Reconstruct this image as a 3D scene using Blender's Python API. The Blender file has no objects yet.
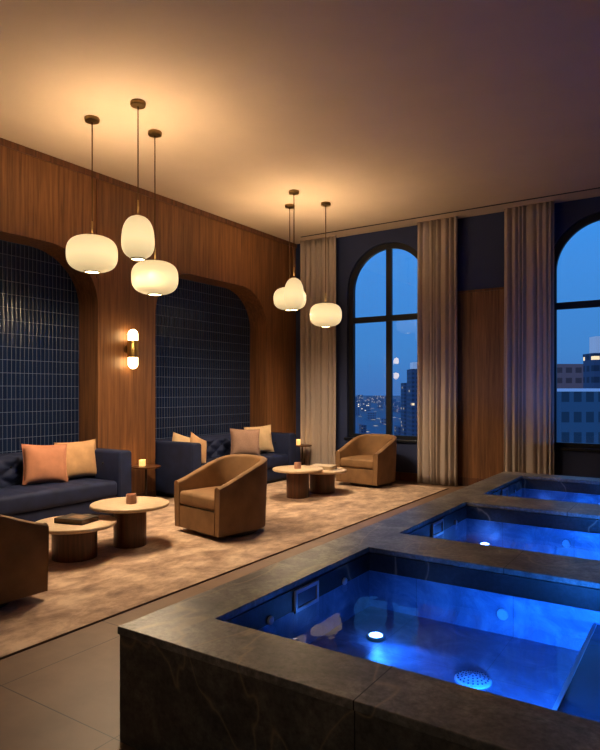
import bpy, bmesh, math, random
from mathutils import Vector, Matrix
R = random.Random(7)
SC = bpy.context.scene
COL = SC.collection
PI = math.pi

# ------------------------------------------------------------------ dimensions (metres)
XL, XR, YF, YB, HC = -6.61, 4.6, -3.2, 9.88, 4.39
EYE = 1.55
RUGZ = 0.012

# ------------------------------------------------------------------ materials
def srgb(r, g, b):
    def f(c):
        c /= 255.0
        return c / 12.92 if c <= 0.04045 else ((c + 0.055) / 1.055) ** 2.4
    return (f(r), f(g), f(b), 1.0)

def new_mat(name):
    m = bpy.data.materials.new(name)
    m.use_nodes = True
    nt = m.node_tree
    bs = nt.nodes['Principled BSDF']
    return m, nt, bs

def N(nt, kind, **kw):
    n = nt.nodes.new(kind)
    for k, v in kw.items():
        if k in n.inputs.keys():
            n.inputs[k].default_value = v
        else:
            setattr(n, k, v)
    return n

def L(nt, a, b):
    nt.links.new(a, b)

def coords(nt, scale=(1, 1, 1), loc=(0, 0, 0), rot=(0, 0, 0), world=False):
    mp = N(nt, 'ShaderNodeMapping')
    mp.inputs['Scale'].default_value = scale
    mp.inputs['Location'].default_value = loc
    mp.inputs['Rotation'].default_value = rot
    if world:
        L(nt, N(nt, 'ShaderNodeNewGeometry').outputs['Position'], mp.inputs['Vector'])
    else:
        L(nt, N(nt, 'ShaderNodeTexCoord').outputs['Object'], mp.inputs['Vector'])
    return mp.outputs['Vector']

def ramp(nt, fac, stops):
    r = N(nt, 'ShaderNodeValToRGB')
    e = r.color_ramp.elements
    while len(e) < len(stops):
        e.new(0.5)
    for i, (p, c) in enumerate(stops):
        e[i].position = p
        e[i].color = c
    L(nt, fac, r.inputs['Fac'])
    return r.outputs['Color']

def mixc(nt, fac, a, b, mode='MIX'):
    m = N(nt, 'ShaderNodeMix', data_type='RGBA', blend_type=mode)
    for s, v in ((m.inputs[0], fac), (m.inputs[6], a), (m.inputs[7], b)):
        if hasattr(v, 'node'):
            L(nt, v, s)
        else:
            s.default_value = v
    return m.outputs[2]

def math_n(nt, op, a, b=None):
    m = N(nt, 'ShaderNodeMath', operation=op)
    for s, v in zip(m.inputs, (a, b)):
        if v is None:
            continue
        if hasattr(v, 'node'):
            L(nt, v, s)
        else:
            s.default_value = v
    return m.outputs[0]

def bump(nt, bs, height, strength=0.2, dist=0.01):
    b = N(nt, 'ShaderNodeBump')
    b.inputs['Strength'].default_value = strength
    b.inputs['Distance'].default_value = dist
    L(nt, height, b.inputs['Height'])
    L(nt, b.outputs['Normal'], bs.inputs['Normal'])

def simple(name, col, rough=0.5, metal=0.0, var=0.12, scale=18.0, sheen=0.0, bmp=0.0, spec=0.5, world=False, stretch=(1, 1, 1)):
    m, nt, bs = new_mat(name)
    v = coords(nt, stretch, world=world)
    n = N(nt, 'ShaderNodeTexNoise')
    n.inputs['Scale'].default_value = scale
    n.inputs['Detail'].default_value = 5
    L(nt, v, n.inputs['Vector'])
    dk = tuple(c * (1 - var) for c in col[:3]) + (1,)
    lt = tuple(min(1, c * (1 + var)) for c in col[:3]) + (1,)
    L(nt, ramp(nt, n.outputs['Fac'], [(0.3, dk), (0.7, lt)]), bs.inputs['Base Color'])
    bs.inputs['Roughness'].default_value = rough
    bs.inputs['Metallic'].default_value = metal
    bs.inputs['Specular IOR Level'].default_value = spec
    if sheen:
        bs.inputs['Sheen Weight'].default_value = sheen
        bs.inputs['Sheen Roughness'].default_value = 0.4
        bs.inputs['Sheen Tint'].default_value = lt
    if bmp:
        bump(nt, bs, n.outputs['Fac'], bmp, 0.01)
    return m

def emit_mat(name, col, strength, base=None, rough=0.3):
    m, nt, bs = new_mat(name)
    bs.inputs['Base Color'].default_value = base or col
    bs.inputs['Roughness'].default_value = rough
    bs.inputs['Emission Color'].default_value = col
    bs.inputs['Emission Strength'].default_value = strength
    return m

def wood(name, dark, light, scale=1.0, rough=0.42, world=True, seam=0.0):
    """vertical-grain veneer: stretched noise along Z, faint leaf seams"""
    m, nt, bs = new_mat(name)
    v = coords(nt, (14 * scale, 14 * scale, 0.55 * scale), world=world)
    n1 = N(nt, 'ShaderNodeTexNoise', Scale=1.6, Detail=7.0, Roughness=0.62, Distortion=0.4)
    L(nt, v, n1.inputs['Vector'])
    v2 = coords(nt, (60 * scale, 60 * scale, 1.3 * scale), world=world)
    n2 = N(nt, 'ShaderNodeTexNoise', Scale=2.0, Detail=4.0, Roughness=0.6)
    L(nt, v2, n2.inputs['Vector'])
    f = math_n(nt, 'ADD', math_n(nt, 'MULTIPLY', n1.outputs['Fac'], 0.72), math_n(nt, 'MULTIPLY', n2.outputs['Fac'], 0.28))
    mid = tuple((a + b) / 2 for a, b in zip(dark, light))
    c = ramp(nt, f, [(0.36, dark), (0.5, mid), (0.64, light)])
    if seam:
        # veneer leaves of slightly different tone along Y
        geo = N(nt, 'ShaderNodeNewGeometry')
        sp = N(nt, 'ShaderNodeSeparateXYZ')
        L(nt, geo.outputs['Position'], sp.inputs[0])
        w = N(nt, 'ShaderNodeTexWhiteNoise', noise_dimensions='1D')
        L(nt, math_n(nt, 'FLOOR', math_n(nt, 'DIVIDE', math_n(nt, 'ADD', math_n(nt, 'ADD', sp.outputs['Y'], sp.outputs['X']), 60.13), seam)), w.inputs['W'])
        c = mixc(nt, 1.0, c, ramp(nt, w.outputs['Value'], [(0, (0.80, 0.80, 0.80, 1)), (1, (1.0, 1.0, 1.0, 1))]), 'MULTIPLY')
    L(nt, c, bs.inputs['Base Color'])
    bs.inputs['Roughness'].default_value = rough
    bump(nt, bs, n2.outputs['Fac'], 0.08, 0.004)
    return m

def grid_line(nt, sock, size, off, width):
    """1 on a thin line every `size`, else 0"""
    a = math_n(nt, 'DIVIDE', math_n(nt, 'SUBTRACT', sock, off), size)
    fr = math_n(nt, 'FRACT', math_n(nt, 'ADD', a, 0.5))
    d = math_n(nt, 'ABSOLUTE', math_n(nt, 'SUBTRACT', fr, 0.5))
    return math_n(nt, 'LESS_THAN', d, width / 2 / size)

def sep_world(nt):
    geo = N(nt, 'ShaderNodeNewGeometry')
    sp = N(nt, 'ShaderNodeSeparateXYZ')
    L(nt, geo.outputs['Position'], sp.inputs[0])
    return geo, sp

def tile_mat():
    """glossy navy stacked tiles 8 x 20 cm with pale grout, each tile a little different"""
    m, nt, bs = new_mat('navy_glazed_tile')
    geo, sp = sep_world(nt)
    tw, th = 0.056, 0.158
    ly = grid_line(nt, sp.outputs['Y'], tw, 0.02, 0.0055)
    lz = grid_line(nt, sp.outputs['Z'], th, 0.03, 0.006)
    gr = math_n(nt, 'MAXIMUM', ly, lz)
    cy = math_n(nt, 'FLOOR', math_n(nt, 'ADD', math_n(nt, 'DIVIDE', math_n(nt, 'SUBTRACT', sp.outputs['Y'], 0.02), tw), 0.0))
    cz = math_n(nt, 'FLOOR', math_n(nt, 'ADD', math_n(nt, 'DIVIDE', math_n(nt, 'SUBTRACT', sp.outputs['Z'], 0.03), th), 0.0))
    cb = N(nt, 'ShaderNodeCombineXYZ')
    L(nt, cy, cb.inputs[0]); L(nt, cz, cb.inputs[1])
    w = N(nt, 'ShaderNodeTexWhiteNoise', noise_dimensions='3D')
    L(nt, cb.outputs[0], w.inputs['Vector'])
    col = ramp(nt, w.outputs['Value'], [(0.0, srgb(23, 37, 68)), (1.0, srgb(27, 43, 76))])
    col = mixc(nt, gr, col, srgb(92, 106, 134))
    L(nt, col, bs.inputs['Base Color'])
    L(nt, math_n(nt, 'ADD', math_n(nt, 'MULTIPLY', gr, 0.5), 0.16), bs.inputs['Roughness'])
    # every tile tilts a little: adds to the normal
    sub = N(nt, 'ShaderNodeVectorMath', operation='SUBTRACT')
    L(nt, w.outputs['Color'], sub.inputs[0]); sub.inputs[1].default_value = (0.5, 0.5, 0.5)
    sc = N(nt, 'ShaderNodeVectorMath', operation='SCALE'); sc.inputs['Scale'].default_value = 0.07
    L(nt, sub.outputs[0], sc.inputs[0])
    ad = N(nt, 'ShaderNodeVectorMath', operation='ADD')
    L(nt, geo.outputs['Normal'], ad.inputs[0]); L(nt, sc.outputs[0], ad.inputs[1])
    fy = math_n(nt, 'FRACT', math_n(nt, 'DIVIDE', math_n(nt, 'SUBTRACT', sp.outputs['Y'], 0.02), tw))
    cv = N(nt, 'ShaderNodeCombineXYZ')
    L(nt, math_n(nt, 'MULTIPLY', math_n(nt, 'SUBTRACT', fy, 0.5), 0.8), cv.inputs[1])
    ad2 = N(nt, 'ShaderNodeVectorMath', operation='ADD')
    L(nt, ad.outputs[0], ad2.inputs[0]); L(nt, cv.outputs[0], ad2.inputs[1])
    no = N(nt, 'ShaderNodeVectorMath', operation='NORMALIZE'); L(nt, ad2.outputs[0], no.inputs[0])
    b = N(nt, 'ShaderNodeBump', Strength=0.5, Distance=0.003)
    L(nt, math_n(nt, 'SUBTRACT', 1.0, gr), b.inputs['Height'])
    L(nt, no.outputs[0], b.inputs['Normal'])
    L(nt, b.outputs['Normal'], bs.inputs['Normal'])
    return m

def stone_mat(name, dark, mid, light, rough=0.42, joint=False, vein=(205, 180, 148), vs=1.0):
    m, nt, bs = new_mat(name)
    v = coords(nt, (1, 1, 1), world=True)
    n1 = N(nt, 'ShaderNodeTexNoise', Scale=2.6, Detail=10.0, Roughness=0.66, Distortion=0.9)
    L(nt, v, n1.inputs['Vector'])
    c = ramp(nt, n1.outputs['Fac'], [(0.3, dark), (0.5, mid), (0.72, light)])
    n2 = N(nt, 'ShaderNodeTexNoise', Scale=38.0, Detail=6.0, Roughness=0.7)
    L(nt, v, n2.inputs['Vector'])
    c = mixc(nt, 0.7, c, ramp(nt, n2.outputs['Fac'], [(0.35, (0.4, 0.4, 0.4, 1)), (0.68, (1.45, 1.45, 1.45, 1))]), 'MULTIPLY')
    # thin diagonal veins
    v3 = coords(nt, (1.0, 0.35, 0.55), rot=(0.2, 0.5, 0.8), world=True)
    n3 = N(nt, 'ShaderNodeTexNoise', Scale=1.1 * vs, Detail=4.0, Roughness=0.5, Distortion=0.25)
    L(nt, v3, n3.inputs['Vector'])
    d = math_n(nt, 'ABSOLUTE', math_n(nt, 'SUBTRACT', n3.outputs['Fac'], 0.5))
    vn = ramp(nt, d, [(0.0, (1, 1, 1, 1)), (0.005, (0, 0, 0, 1))])
    c = mixc(nt, math_n(nt, 'MULTIPLY', vn, 0.38), c, srgb(*vein))
    geo, sp = sep_world(nt)
    if joint:
        jx = grid_line(nt, sp.outputs['X'], 1.185, -0.985, 0.005)
        c = mixc(nt, jx, c, (0.004, 0.004, 0.004, 1))
    L(nt, c, bs.inputs['Base Color'])
    bs.inputs['Roughness'].default_value = rough
    bump(nt, bs, n2.outputs['Fac'], 0.12, 0.004)
    return m

def floor_mat():
    m, nt, bs = new_mat('beige_floor_tile')
    geo, sp = sep_world(nt)
    v = coords(nt, (1, 1, 1), world=True)
    n1 = N(nt, 'ShaderNodeTexNoise', Scale=3.0, Detail=8.0, Roughness=0.6)
    L(nt, v, n1.inputs['Vector'])
    c = ramp(nt, n1.outputs['Fac'], [(0.3, srgb(122, 98, 80)), (0.7, srgb(144, 117, 96))])
    g = math_n(nt, 'MAXIMUM', grid_line(nt, sp.outputs['X'], 0.89, -3.09, 0.006), grid_line(nt, sp.outputs['Y'], 0.89, 1.83, 0.006))
    c = mixc(nt, g, c, srgb(78, 64, 52))
    L(nt, c, bs.inputs['Base Color'])
    bs.inputs['Roughness'].default_value = 0.45
    return m

def rug_mat():
    m, nt, bs = new_mat('mottled_beige_rug_pile')
    v = coords(nt, (1, 1, 1), world=True)
    n1 = N(nt, 'ShaderNodeTexNoise', Scale=4.2, Detail=9.0, Roughness=0.68, Distortion=0.25)
    L(nt, coords(nt, (1.2, 0.8, 1), world=True), n1.inputs['Vector'])
    n2 = N(nt, 'ShaderNodeTexNoise', Scale=260.0, Detail=2.0)
    L(nt, v, n2.inputs['Vector'])
    c = ramp(nt, n1.outputs['Fac'], [(0.33, srgb(136, 108, 88)), (0.5, srgb(190, 160, 134)), (0.64, srgb(226, 200, 172))])
    L(nt, c, bs.inputs['Base Color'])
    bs.inputs['Roughness'].default_value = 0.95
    bs.inputs['Sheen Weight'].default_value = 0.3
    f = math_n(nt, 'ADD', math_n(nt, 'MULTIPLY', n2.outputs['Fac'], 0.5), n1.outputs['Fac'])
    bump(nt, bs, f, 0.3, 0.008)
    return m

def basin_mat():
    m, nt, bs = new_mat('blue_grey_pool_tile')
    geo, sp = sep_world(nt)
    v = coords(nt, (1, 1, 1), world=True)
    n1 = N(nt, 'ShaderNodeTexNoise', Scale=5.0, Detail=9.0, Roughness=0.65, Distortion=0.8)
    L(nt, v, n1.inputs['Vector'])
    c = ramp(nt, n1.outputs['Fac'], [(0.3, srgb(76, 100, 132)), (0.5, srgb(102, 128, 164)), (0.72, srgb(150, 172, 202))])
    g = math_n(nt, 'MAXIMUM', grid_line(nt, sp.outputs['X'], 0.6, -0.93, 0.004), grid_line(nt, sp.outputs['Y'], 0.6, 0.07, 0.004))
    c = mixc(nt, math_n(nt, 'MULTIPLY', g, 0.5), c, srgb(40, 54, 80))
    L(nt, c, bs.inputs['Base Color'])
    bs.inputs['Roughness'].default_value = 0.4
    return m

def water_mat():
    """flat sheet: what lies below shows through a blue tint, the room mirrors in it by Fresnel"""
    m, nt, bs = new_mat('pool_water')
    nt.nodes.remove(bs)
    out = nt.nodes['Material Output']
    v = coords(nt, (1, 1, 1), world=True)
    n = N(nt, 'ShaderNodeTexNoise', Scale=5.0, Detail=2.0, Roughness=0.4)
    L(nt, v, n.inputs['Vector'])
    b = N(nt, 'ShaderNodeBump', Strength=0.16, Distance=0.01)
    L(nt, n.outputs['Fac'], b.inputs['Height'])
    fr = N(nt, 'ShaderNodeFresnel', IOR=1.24)
    L(nt, b.outputs['Normal'], fr.inputs['Normal'])
    tr = N(nt, 'ShaderNodeBsdfTransparent', Color=(0.80, 0.92, 1.0, 1))
    gl = N(nt, 'ShaderNodeBsdfGlossy', Color=(1, 1, 1, 1), Roughness=0.015)
    L(nt, b.outputs['Normal'], gl.inputs['Normal'])
    mx = N(nt, 'ShaderNodeMixShader')
    L(nt, fr.outputs[0], mx.inputs[0]); L(nt, tr.outputs[0], mx.inputs[1]); L(nt, gl.outputs[0], mx.inputs[2])
    L(nt, mx.outputs[0], out.inputs['Surface'])
    return m

def glass_mat(name='window_glass', ior=1.5, tint=(0.92, 0.96, 1.0, 1)):
    m, nt, bs = new_mat(name)
    nt.nodes.remove(bs)
    out = nt.nodes['Material Output']
    fr = N(nt, 'ShaderNodeFresnel', IOR=ior)
    tr = N(nt, 'ShaderNodeBsdfTransparent', Color=tint)
    gl = N(nt, 'ShaderNodeBsdfGlossy', Color=(1, 1, 1, 1), Roughness=0.005)
    mx = N(nt, 'ShaderNodeMixShader')
    L(nt, fr.outputs[0], mx.inputs[0]); L(nt, tr.outputs[0], mx.inputs[1]); L(nt, gl.outputs[0], mx.inputs[2])
    L(nt, mx.outputs[0], out.inputs['Surface'])
    return m

def curtain_mat():
    m, nt, bs = new_mat('taupe_linen_drape')
    v = coords(nt, (120, 120, 6), world=True)
    n = N(nt, 'ShaderNodeTexNoise', Scale=1.0, Detail=3.0)
    L(nt, v, n.inputs['Vector'])
    L(nt, ramp(nt, n.outputs['Fac'], [(0.3, srgb(174, 162, 154)), (0.7, srgb(184, 172, 163))]), bs.inputs['Base Color'])
    bs.inputs['Roughness'].default_value = 0.9
    bump(nt, bs, n.outputs['Fac'], 0.1, 0.003)
    return m

def city_mat(name, wall, lit, lit_strength, wx, wz, thresh, glow=0.0):
    """facade with a grid of window panes, some of them lit"""
    m, nt, bs = new_mat(name)
    tc = N(nt, 'ShaderNodeTexCoord')
    sp = N(nt, 'ShaderNodeSeparateXYZ'); L(nt, tc.outputs['Object'], sp.inputs[0])
    hx = math_n(nt, 'ADD', sp.outputs['X'], sp.outputs['Y'])
    ax = math_n(nt, 'DIVIDE', hx, wx); az = math_n(nt, 'DIVIDE', sp.outputs['Z'], wz)
    cb = N(nt, 'ShaderNodeCombineXYZ')
    L(nt, math_n(nt, 'FLOOR', ax), cb.inputs[0]); L(nt, math_n(nt, 'FLOOR', az), cb.inputs[1])
    oi = N(nt, 'ShaderNodeObjectInfo'); L(nt, oi.outputs['Random'], cb.inputs[2])
    w = N(nt, 'ShaderNodeTexWhiteNoise', noise_dimensions='3D'); L(nt, cb.outputs[0], w.inputs['Vector'])
    inx = math_n(nt, 'LESS_THAN', math_n(nt, 'ABSOLUTE', math_n(nt, 'SUBTRACT', math_n(nt, 'FRACT', ax), 0.5)), 0.32)
    inz = math_n(nt, 'LESS_THAN', math_n(nt, 'ABSOLUTE', math_n(nt, 'SUBTRACT', math_n(nt, 'FRACT', az), 0.5)), 0.26)
    win = math_n(nt, 'MULTIPLY', inx, inz)
    on = math_n(nt, 'MULTIPLY', win, math_n(nt, 'GREATER_THAN', w.outputs['Value'], thresh))
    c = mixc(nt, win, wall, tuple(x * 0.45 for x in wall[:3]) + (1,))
    L(nt, c, bs.inputs['Base Color'])
    bs.inputs['Roughness'].default_value = 0.6
    ec = mixc(nt, on, c, lit)
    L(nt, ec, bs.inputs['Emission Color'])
    L(nt, math_n(nt, 'ADD', math_n(nt, 'MULTIPLY', on, lit_strength), glow), bs.inputs['Emission Strength'])  # glow paints dusk light into the unlit walls
    return m

def ground_mat():
    m, nt, bs = new_mat('dusk_city_ground')
    v = coords(nt, (1, 1, 1), world=True)
    vo = N(nt, 'ShaderNodeTexVoronoi', Scale=0.03)
    L(nt, v, vo.inputs['Vector'])
    on = math_n(nt, 'LESS_THAN', vo.outputs['Distance'], 0.12)
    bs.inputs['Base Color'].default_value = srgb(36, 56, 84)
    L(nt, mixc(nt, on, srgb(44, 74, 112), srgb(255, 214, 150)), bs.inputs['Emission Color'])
    L(nt, math_n(nt, 'ADD', math_n(nt, 'MULTIPLY', on, 1.2), 0.35), bs.inputs['Emission Strength'])  # steady base glow paints dusk light onto the ground between the dots
    return m

M = {}
M['walnut'] = wood('walnut_wall_veneer', srgb(96, 62, 38), srgb(152, 106, 66), 1.0, 0.42, True, 0.41)
M['walnut_trim'] = wood('walnut_trim', srgb(80, 50, 34), srgb(122, 80, 52), 1.0, 0.4, True)
M['base_wood'] = wood('dark_table_base_wood', srgb(62, 36, 20), srgb(104, 64, 38), 2.0, 0.35, False)
M['side_wood'] = simple('dark_bronze', srgb(58, 44, 34), 0.4, 0.4)
M['tile'] = tile_mat()
M['navy_wall'] = simple('navy_wall_paint', srgb(48, 60, 100), 0.7, var=0.06, scale=3, world=True)
M['plaster'] = simple('ceiling_plaster', srgb(204, 186, 166), 0.9, var=0.03, scale=2, world=True)
M['dark_wall'] = simple('dark_taupe_wall', srgb(70, 58, 50), 0.8, var=0.05, scale=2, world=True)
M['floor'] = floor_mat()
M['rug'] = rug_mat()
M['rug_edge'] = simple('rug_binding', srgb(104, 78, 60), 0.9)
M['coping'] = stone_mat('dark_stone_coping', srgb(88, 86, 84), srgb(122, 119, 114), srgb(176, 170, 160), 0.36, True)
M['cladding'] = stone_mat('dark_stone_cladding', srgb(64, 62, 58), srgb(92, 88, 82), srgb(136, 128, 116), 0.45, True, vein=(190, 165, 130))
M['basin'] = basin_mat()
M['lining'] = stone_mat('dark_stone_lining', srgb(30, 30, 32), srgb(42, 42, 46), srgb(62, 62, 66), 0.45)
M['bench'] = simple('pool_bench_stone', srgb(70, 88, 116), 0.4, var=0.2, scale=6, world=True)
M['nosing'] = simple('white_nosing', srgb(200, 214, 230), 0.4, var=0.03)
M['fitting'] = simple('white_pool_fitting', srgb(190, 205, 225), 0.3, var=0.03)
M['fitting_dark'] = simple('dark_pool_fitting', srgb(60, 78, 112), 0.4, var=0.03)
M['steel'] = simple('brushed_steel', srgb(170, 175, 182), 0.3, 1.0, var=0.05)
M['water'] = water_mat()
M['glass'] = glass_mat()
M['frame'] = simple('black_window_frame', srgb(20, 24, 34), 0.4, var=0.05)
M['curtain'] = curtain_mat()
M['navy_velvet'] = simple('navy_velvet', srgb(22, 35, 72), 0.75, var=0.22, scale=7, sheen=0.2, bmp=0.05)
M['navy_dark'] = simple('sofa_plinth', srgb(16, 18, 26), 0.6)
M['brown_velvet'] = simple('brown_velvet', srgb(136, 104, 70), 0.72, var=0.22, scale=5, sheen=0.4, bmp=0.05)
M['brown_piping'] = simple('brown_piping', srgb(138, 108, 80), 0.7, var=0.1)
M['travertine'] = simple('cream_travertine', srgb(214, 190, 160), 0.35, var=0.1, scale=9, stretch=(1, 3, 1))
M['terracotta'] = simple('dusty_pink_cushion', srgb(196, 138, 108), 0.85, var=0.1, scale=10, sheen=0.3)
M['tan'] = simple('tan_cushion', srgb(204, 164, 122), 0.85, var=0.1, scale=10, sheen=0.3)
M['mauve'] = simple('mauve_cushion', srgb(160, 130, 114), 0.85, var=0.1, scale=60, sheen=0.3)
M['cream'] = simple('cream_cushion', srgb(216, 188, 150), 0.85, var=0.08, scale=10, sheen=0.3)
M['brass'] = simple('aged_brass', srgb(150, 126, 84), 0.34, 1.0, var=0.1)
M['brass_bright'] = simple('polished_brass', srgb(206, 168, 98), 0.38, 1.0, var=0.06)
M['cord'] = simple('bronze_rod', srgb(96, 72, 46), 0.4, 0.8, var=0.05)
WARM = (1.0, 0.60, 0.22, 1)
M['opal'] = emit_mat('opal_glass_shade', (1.0, 0.76, 0.40, 1), 1.5, (0.30, 0.25, 0.16, 1), 0.35)
def shade_glow(m):
    nt = m.node_tree; bs = nt.nodes['Principled BSDF']
    sp = N(nt, 'ShaderNodeSeparateXYZ'); L(nt, N(nt, 'ShaderNodeTexCoord').outputs['Generated'], sp.inputs[0])
    g = ramp(nt, sp.outputs['Z'], [(0.0, (0.5, 0.5, 0.5, 1)), (0.18, (0.78, 0.78, 0.78, 1)), (0.45, (1, 1, 1, 1)), (0.75, (0.85, 0.85, 0.85, 1)), (1.0, (0.6, 0.6, 0.6, 1))])
    L(nt, math_n(nt, 'MULTIPLY', g, 1.0), bs.inputs['Emission Strength'])
shade_glow(M['opal'])
M['opal_base'] = emit_mat('opal_glass_mouth', (1.0, 0.78, 0.42, 1), 8.0, (0.9, 0.86, 0.76, 1), 0.35)
M['opal_sconce'] = emit_mat('opal_glass_tube', (1.0, 0.70, 0.33, 1), 13.0, (0.9, 0.86, 0.76, 1), 0.35)
M['flame'] = emit_mat('candle_flame', (1.0, 0.55, 0.16, 1), 14.0)
M['wax_lit'] = emit_mat('lit_candle_wax', (1.0, 0.50, 0.15, 1), 2.2, (0.8, 0.6, 0.35, 1))
M['cup_lit'] = emit_mat('glowing_candle_cup', (1.0, 0.58, 0.18, 1), 1.1, (0.5, 0.35, 0.2, 1))
M['wax'] = simple('pale_wax', srgb(225, 205, 175), 0.5, var=0.04)
M['votive'] = simple('rose_brown_votive', srgb(196, 152, 130), 0.4, var=0.08)
M['cup'] = glass_mat('candle_cup_glass', 1.3, (1.0, 0.9, 0.75, 1))
M['cover_dark'] = simple('grey_book_cover', srgb(66, 58, 52), 0.5)
M['cover_photo'] = simple('pale_cover_picture', srgb(140, 112, 86), 0.5, var=0.5, scale=14)
M['cover_pale'] = simple('pale_book_cover', srgb(196, 180, 158), 0.5)
M['paper'] = simple('paper', srgb(208, 190, 162), 0.8, var=0.06, scale=60, stretch=(1, 1, 40))
M['black'] = simple('black_slot', srgb(10, 10, 11), 0.6)
M['pool_lens'] = emit_mat('pool_lamp_lens', (0.22, 0.42, 1.0, 1), 14.0)

# ------------------------------------------------------------------ object helpers
def obj(name, bm, mat, parent=None, smooth=True, angle=40, loc=None, rot=None, recalc=True):
    if recalc:
        bmesh.ops.recalc_face_normals(bm, faces=bm.faces)
    me = bpy.data.meshes.new(name)
    bm.to_mesh(me); bm.free()
    me.materials.append(mat)
    if smooth:
        for p in me.polygons:
            p.use_smooth = True
        try:
            me.set_sharp_from_angle(angle=math.radians(angle))
        except Exception:
            pass
    o = bpy.data.objects.new(name, me)
    COL.objects.link(o)
    if parent is not None:
        o.parent = parent
    if loc is not None:
        o.location = loc
    if rot is not None:
        o.rotation_euler = rot
    return o

def tag(o, label=None, cat=None, group=None, kind=None):
    if label: o['label'] = label
    if cat: o['category'] = cat
    if group: o['group'] = group
    if kind: o['kind'] = kind
    return o

def thing(name, label, cat, loc=(0, 0, 0), rz=0.0, group=None, rot=None):
    o = bpy.data.objects.new(name, None)
    COL.objects.link(o)
    o.empty_display_size = 0.1
    o.location = loc
    o.rotation_euler = rot or (0, 0, rz)
    return tag(o, label, cat, group)

def struct(name, bm, mat, parent=None, **kw):
    o = obj(name, bm, mat, parent, **kw)
    if parent is None:
        o['kind'] = 'structure'
    return o

def dup(root, loc, rz=None, label=None, group=None):
    r = root.copy(); COL.objects.link(r); r.location = loc
    if rz is not None: r.rotation_euler = (0, 0, rz)
    if label: r['label'] = label
    if group: r['group'] = group
    for ch in list(root.children):
        c = ch.copy(); COL.objects.link(c); c.parent = r
        for g in ch.children:
            d = g.copy(); COL.objects.link(d); d.parent = c
    return r

def B():
    return bmesh.new()

def add_box(bm, x0, x1, y0, y1, z0, z1, bev=0.0, seg=2):
    vs = [bm.verts.new((x, y, z)) for z in (z0, z1) for y in (y0, y1) for x in (x0, x1)]
    fs = [bm.faces.new([vs[i] for i in q]) for q in ((0, 2, 3, 1), (4, 5, 7, 6), (0, 1, 5, 4), (2, 6, 7, 3), (0, 4, 6, 2), (1, 3, 7, 5))]
    if bev:
        es = list({e for f in fs for e in f.edges})
        bmesh.ops.bevel(bm, geom=es, offset=bev, segments=seg, profile=0.5, affect='EDGES')
    return bm

def box(*a, **k):
    return add_box(B(), *a, **k)

def add_lathe(bm, prof, seg=32, c=(0, 0, 0), cap=True):
    rings = []
    for r, z in prof:
        if r < 1e-5:
            rings.append([bm.verts.new((c[0], c[1], c[2] + z))])
        else:
            rings.append([bm.verts.new((c[0] + r * math.cos(2 * PI * i / seg), c[1] + r * math.sin(2 * PI * i / seg), c[2] + z)) for i in range(seg)])
    for a, b in zip(rings, rings[1:]):
        if len(a) == 1 and len(b) == 1: continue
        for i in range(seg):
            j = (i + 1) % seg
            if len(a) == 1: bm.faces.new((a[0], b[j], b[i]))
            elif len(b) == 1: bm.faces.new((a[i], a[j], b[0]))
            else: bm.faces.new((a[i], a[j], b[j], b[i]))
    if cap:
        for r in (rings[0], rings[-1]):
            if len(r) > 1: bm.faces.new(r)
    return bm

def lathe(prof, seg=32, c=(0, 0, 0), cap=True):
    return add_lathe(B(), prof, seg, c, cap)

def add_tube(bm, pts, r, seg=8, closed=False):
    pts = [Vector(p) for p in pts]
    n = len(pts); rings = []
    ref = None
    for i, p in enumerate(pts):
        if closed:
            t = pts[(i + 1) % n] - pts[i - 1]
        else:
            t = pts[min(i + 1, n - 1)] - pts[max(i - 1, 0)]
        t.normalize()
        if ref is None:
            ref = Vector((0, 0, 1)) if abs(t.z) < 0.9 else Vector((1, 0, 0))
        a = t.cross(ref).normalized()
        ref = a.cross(t).normalized()
        rings.append([bm.verts.new(p + r * (math.cos(2 * PI * k / seg) * a + math.sin(2 * PI * k / seg) * ref)) for k in range(seg)])
    m = n if closed else n - 1
    for i in range(m):
        a, b = rings[i], rings[(i + 1) % n]
        for k in range(seg):
            j = (k + 1) % seg
            bm.faces.new((a[k], a[j], b[j], b[k]))
    if not closed:
        bm.faces.new(rings[0]); bm.faces.new(rings[-1])
    return bm

def arch_points(c, half, spring, sill, rx=None, rz=None, n=20):
    """outline from bottom-left, up, over a (rounded) top, down to bottom-right"""
    rx = half if rx is None else rx
    rz = rx if rz is None else rz
    pts = [(c - half, sill)]
    for i in range(n + 1):
        a = PI - (PI / 2) * i / n
        pts.append((c - half + rx + rx * math.cos(a), spring + rz * math.sin(a)))
    for i in range(n + 1):
        a = PI / 2 - (PI / 2) * i / n
        pts.append((c + half - rx + rx * math.cos(a), spring + rz * math.sin(a)))
    pts.append((c + half, sill))
    out = [pts[0]]
    for p in pts[1:]:
        if abs(p[0] - out[-1][0]) + abs(p[1] - out[-1][1]) > 1e-5: out.append(p)
    return out

def arch_wall(to3, s0, s1, z0, z1, outlines, depth):
    """wall face with arched holes plus their reveals; to3(s, z, depth) gives the point"""
    bm = B()
    def F(*q):
        bm.faces.new([bm.verts.new(to3(*p)) for p in q])
    cur = s0
    for ol in outlines:
        l, r, sill = ol[0][0], ol[-1][0], ol[0][1]
        F((cur, z0, 0), (l, z0, 0), (l, z1, 0), (cur, z1, 0))
        if sill > z0 + 1e-4:
            F((l, z0, 0), (r, z0, 0), (r, sill, 0), (l, sill, 0))
            F((l, sill, 0), (r, sill, 0), (r, sill, depth), (l, sill, depth))
        for p, q in zip(ol, ol[1:]):
            if abs(p[0] - q[0]) > 1e-5:
                F((p[0], p[1], 0), (q[0], q[1], 0), (q[0], z1, 0), (p[0], z1, 0))
            F((p[0], p[1], 0), (q[0], q[1], 0), (q[0], q[1], depth), (p[0], p[1], depth))
        cur = r
    F((cur, z0, 0), (s1, z0, 0), (s1, z1, 0), (cur, z1, 0))
    bmesh.ops.remove_doubles(bm, verts=bm.verts, dist=1e-5)
    return bm

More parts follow.
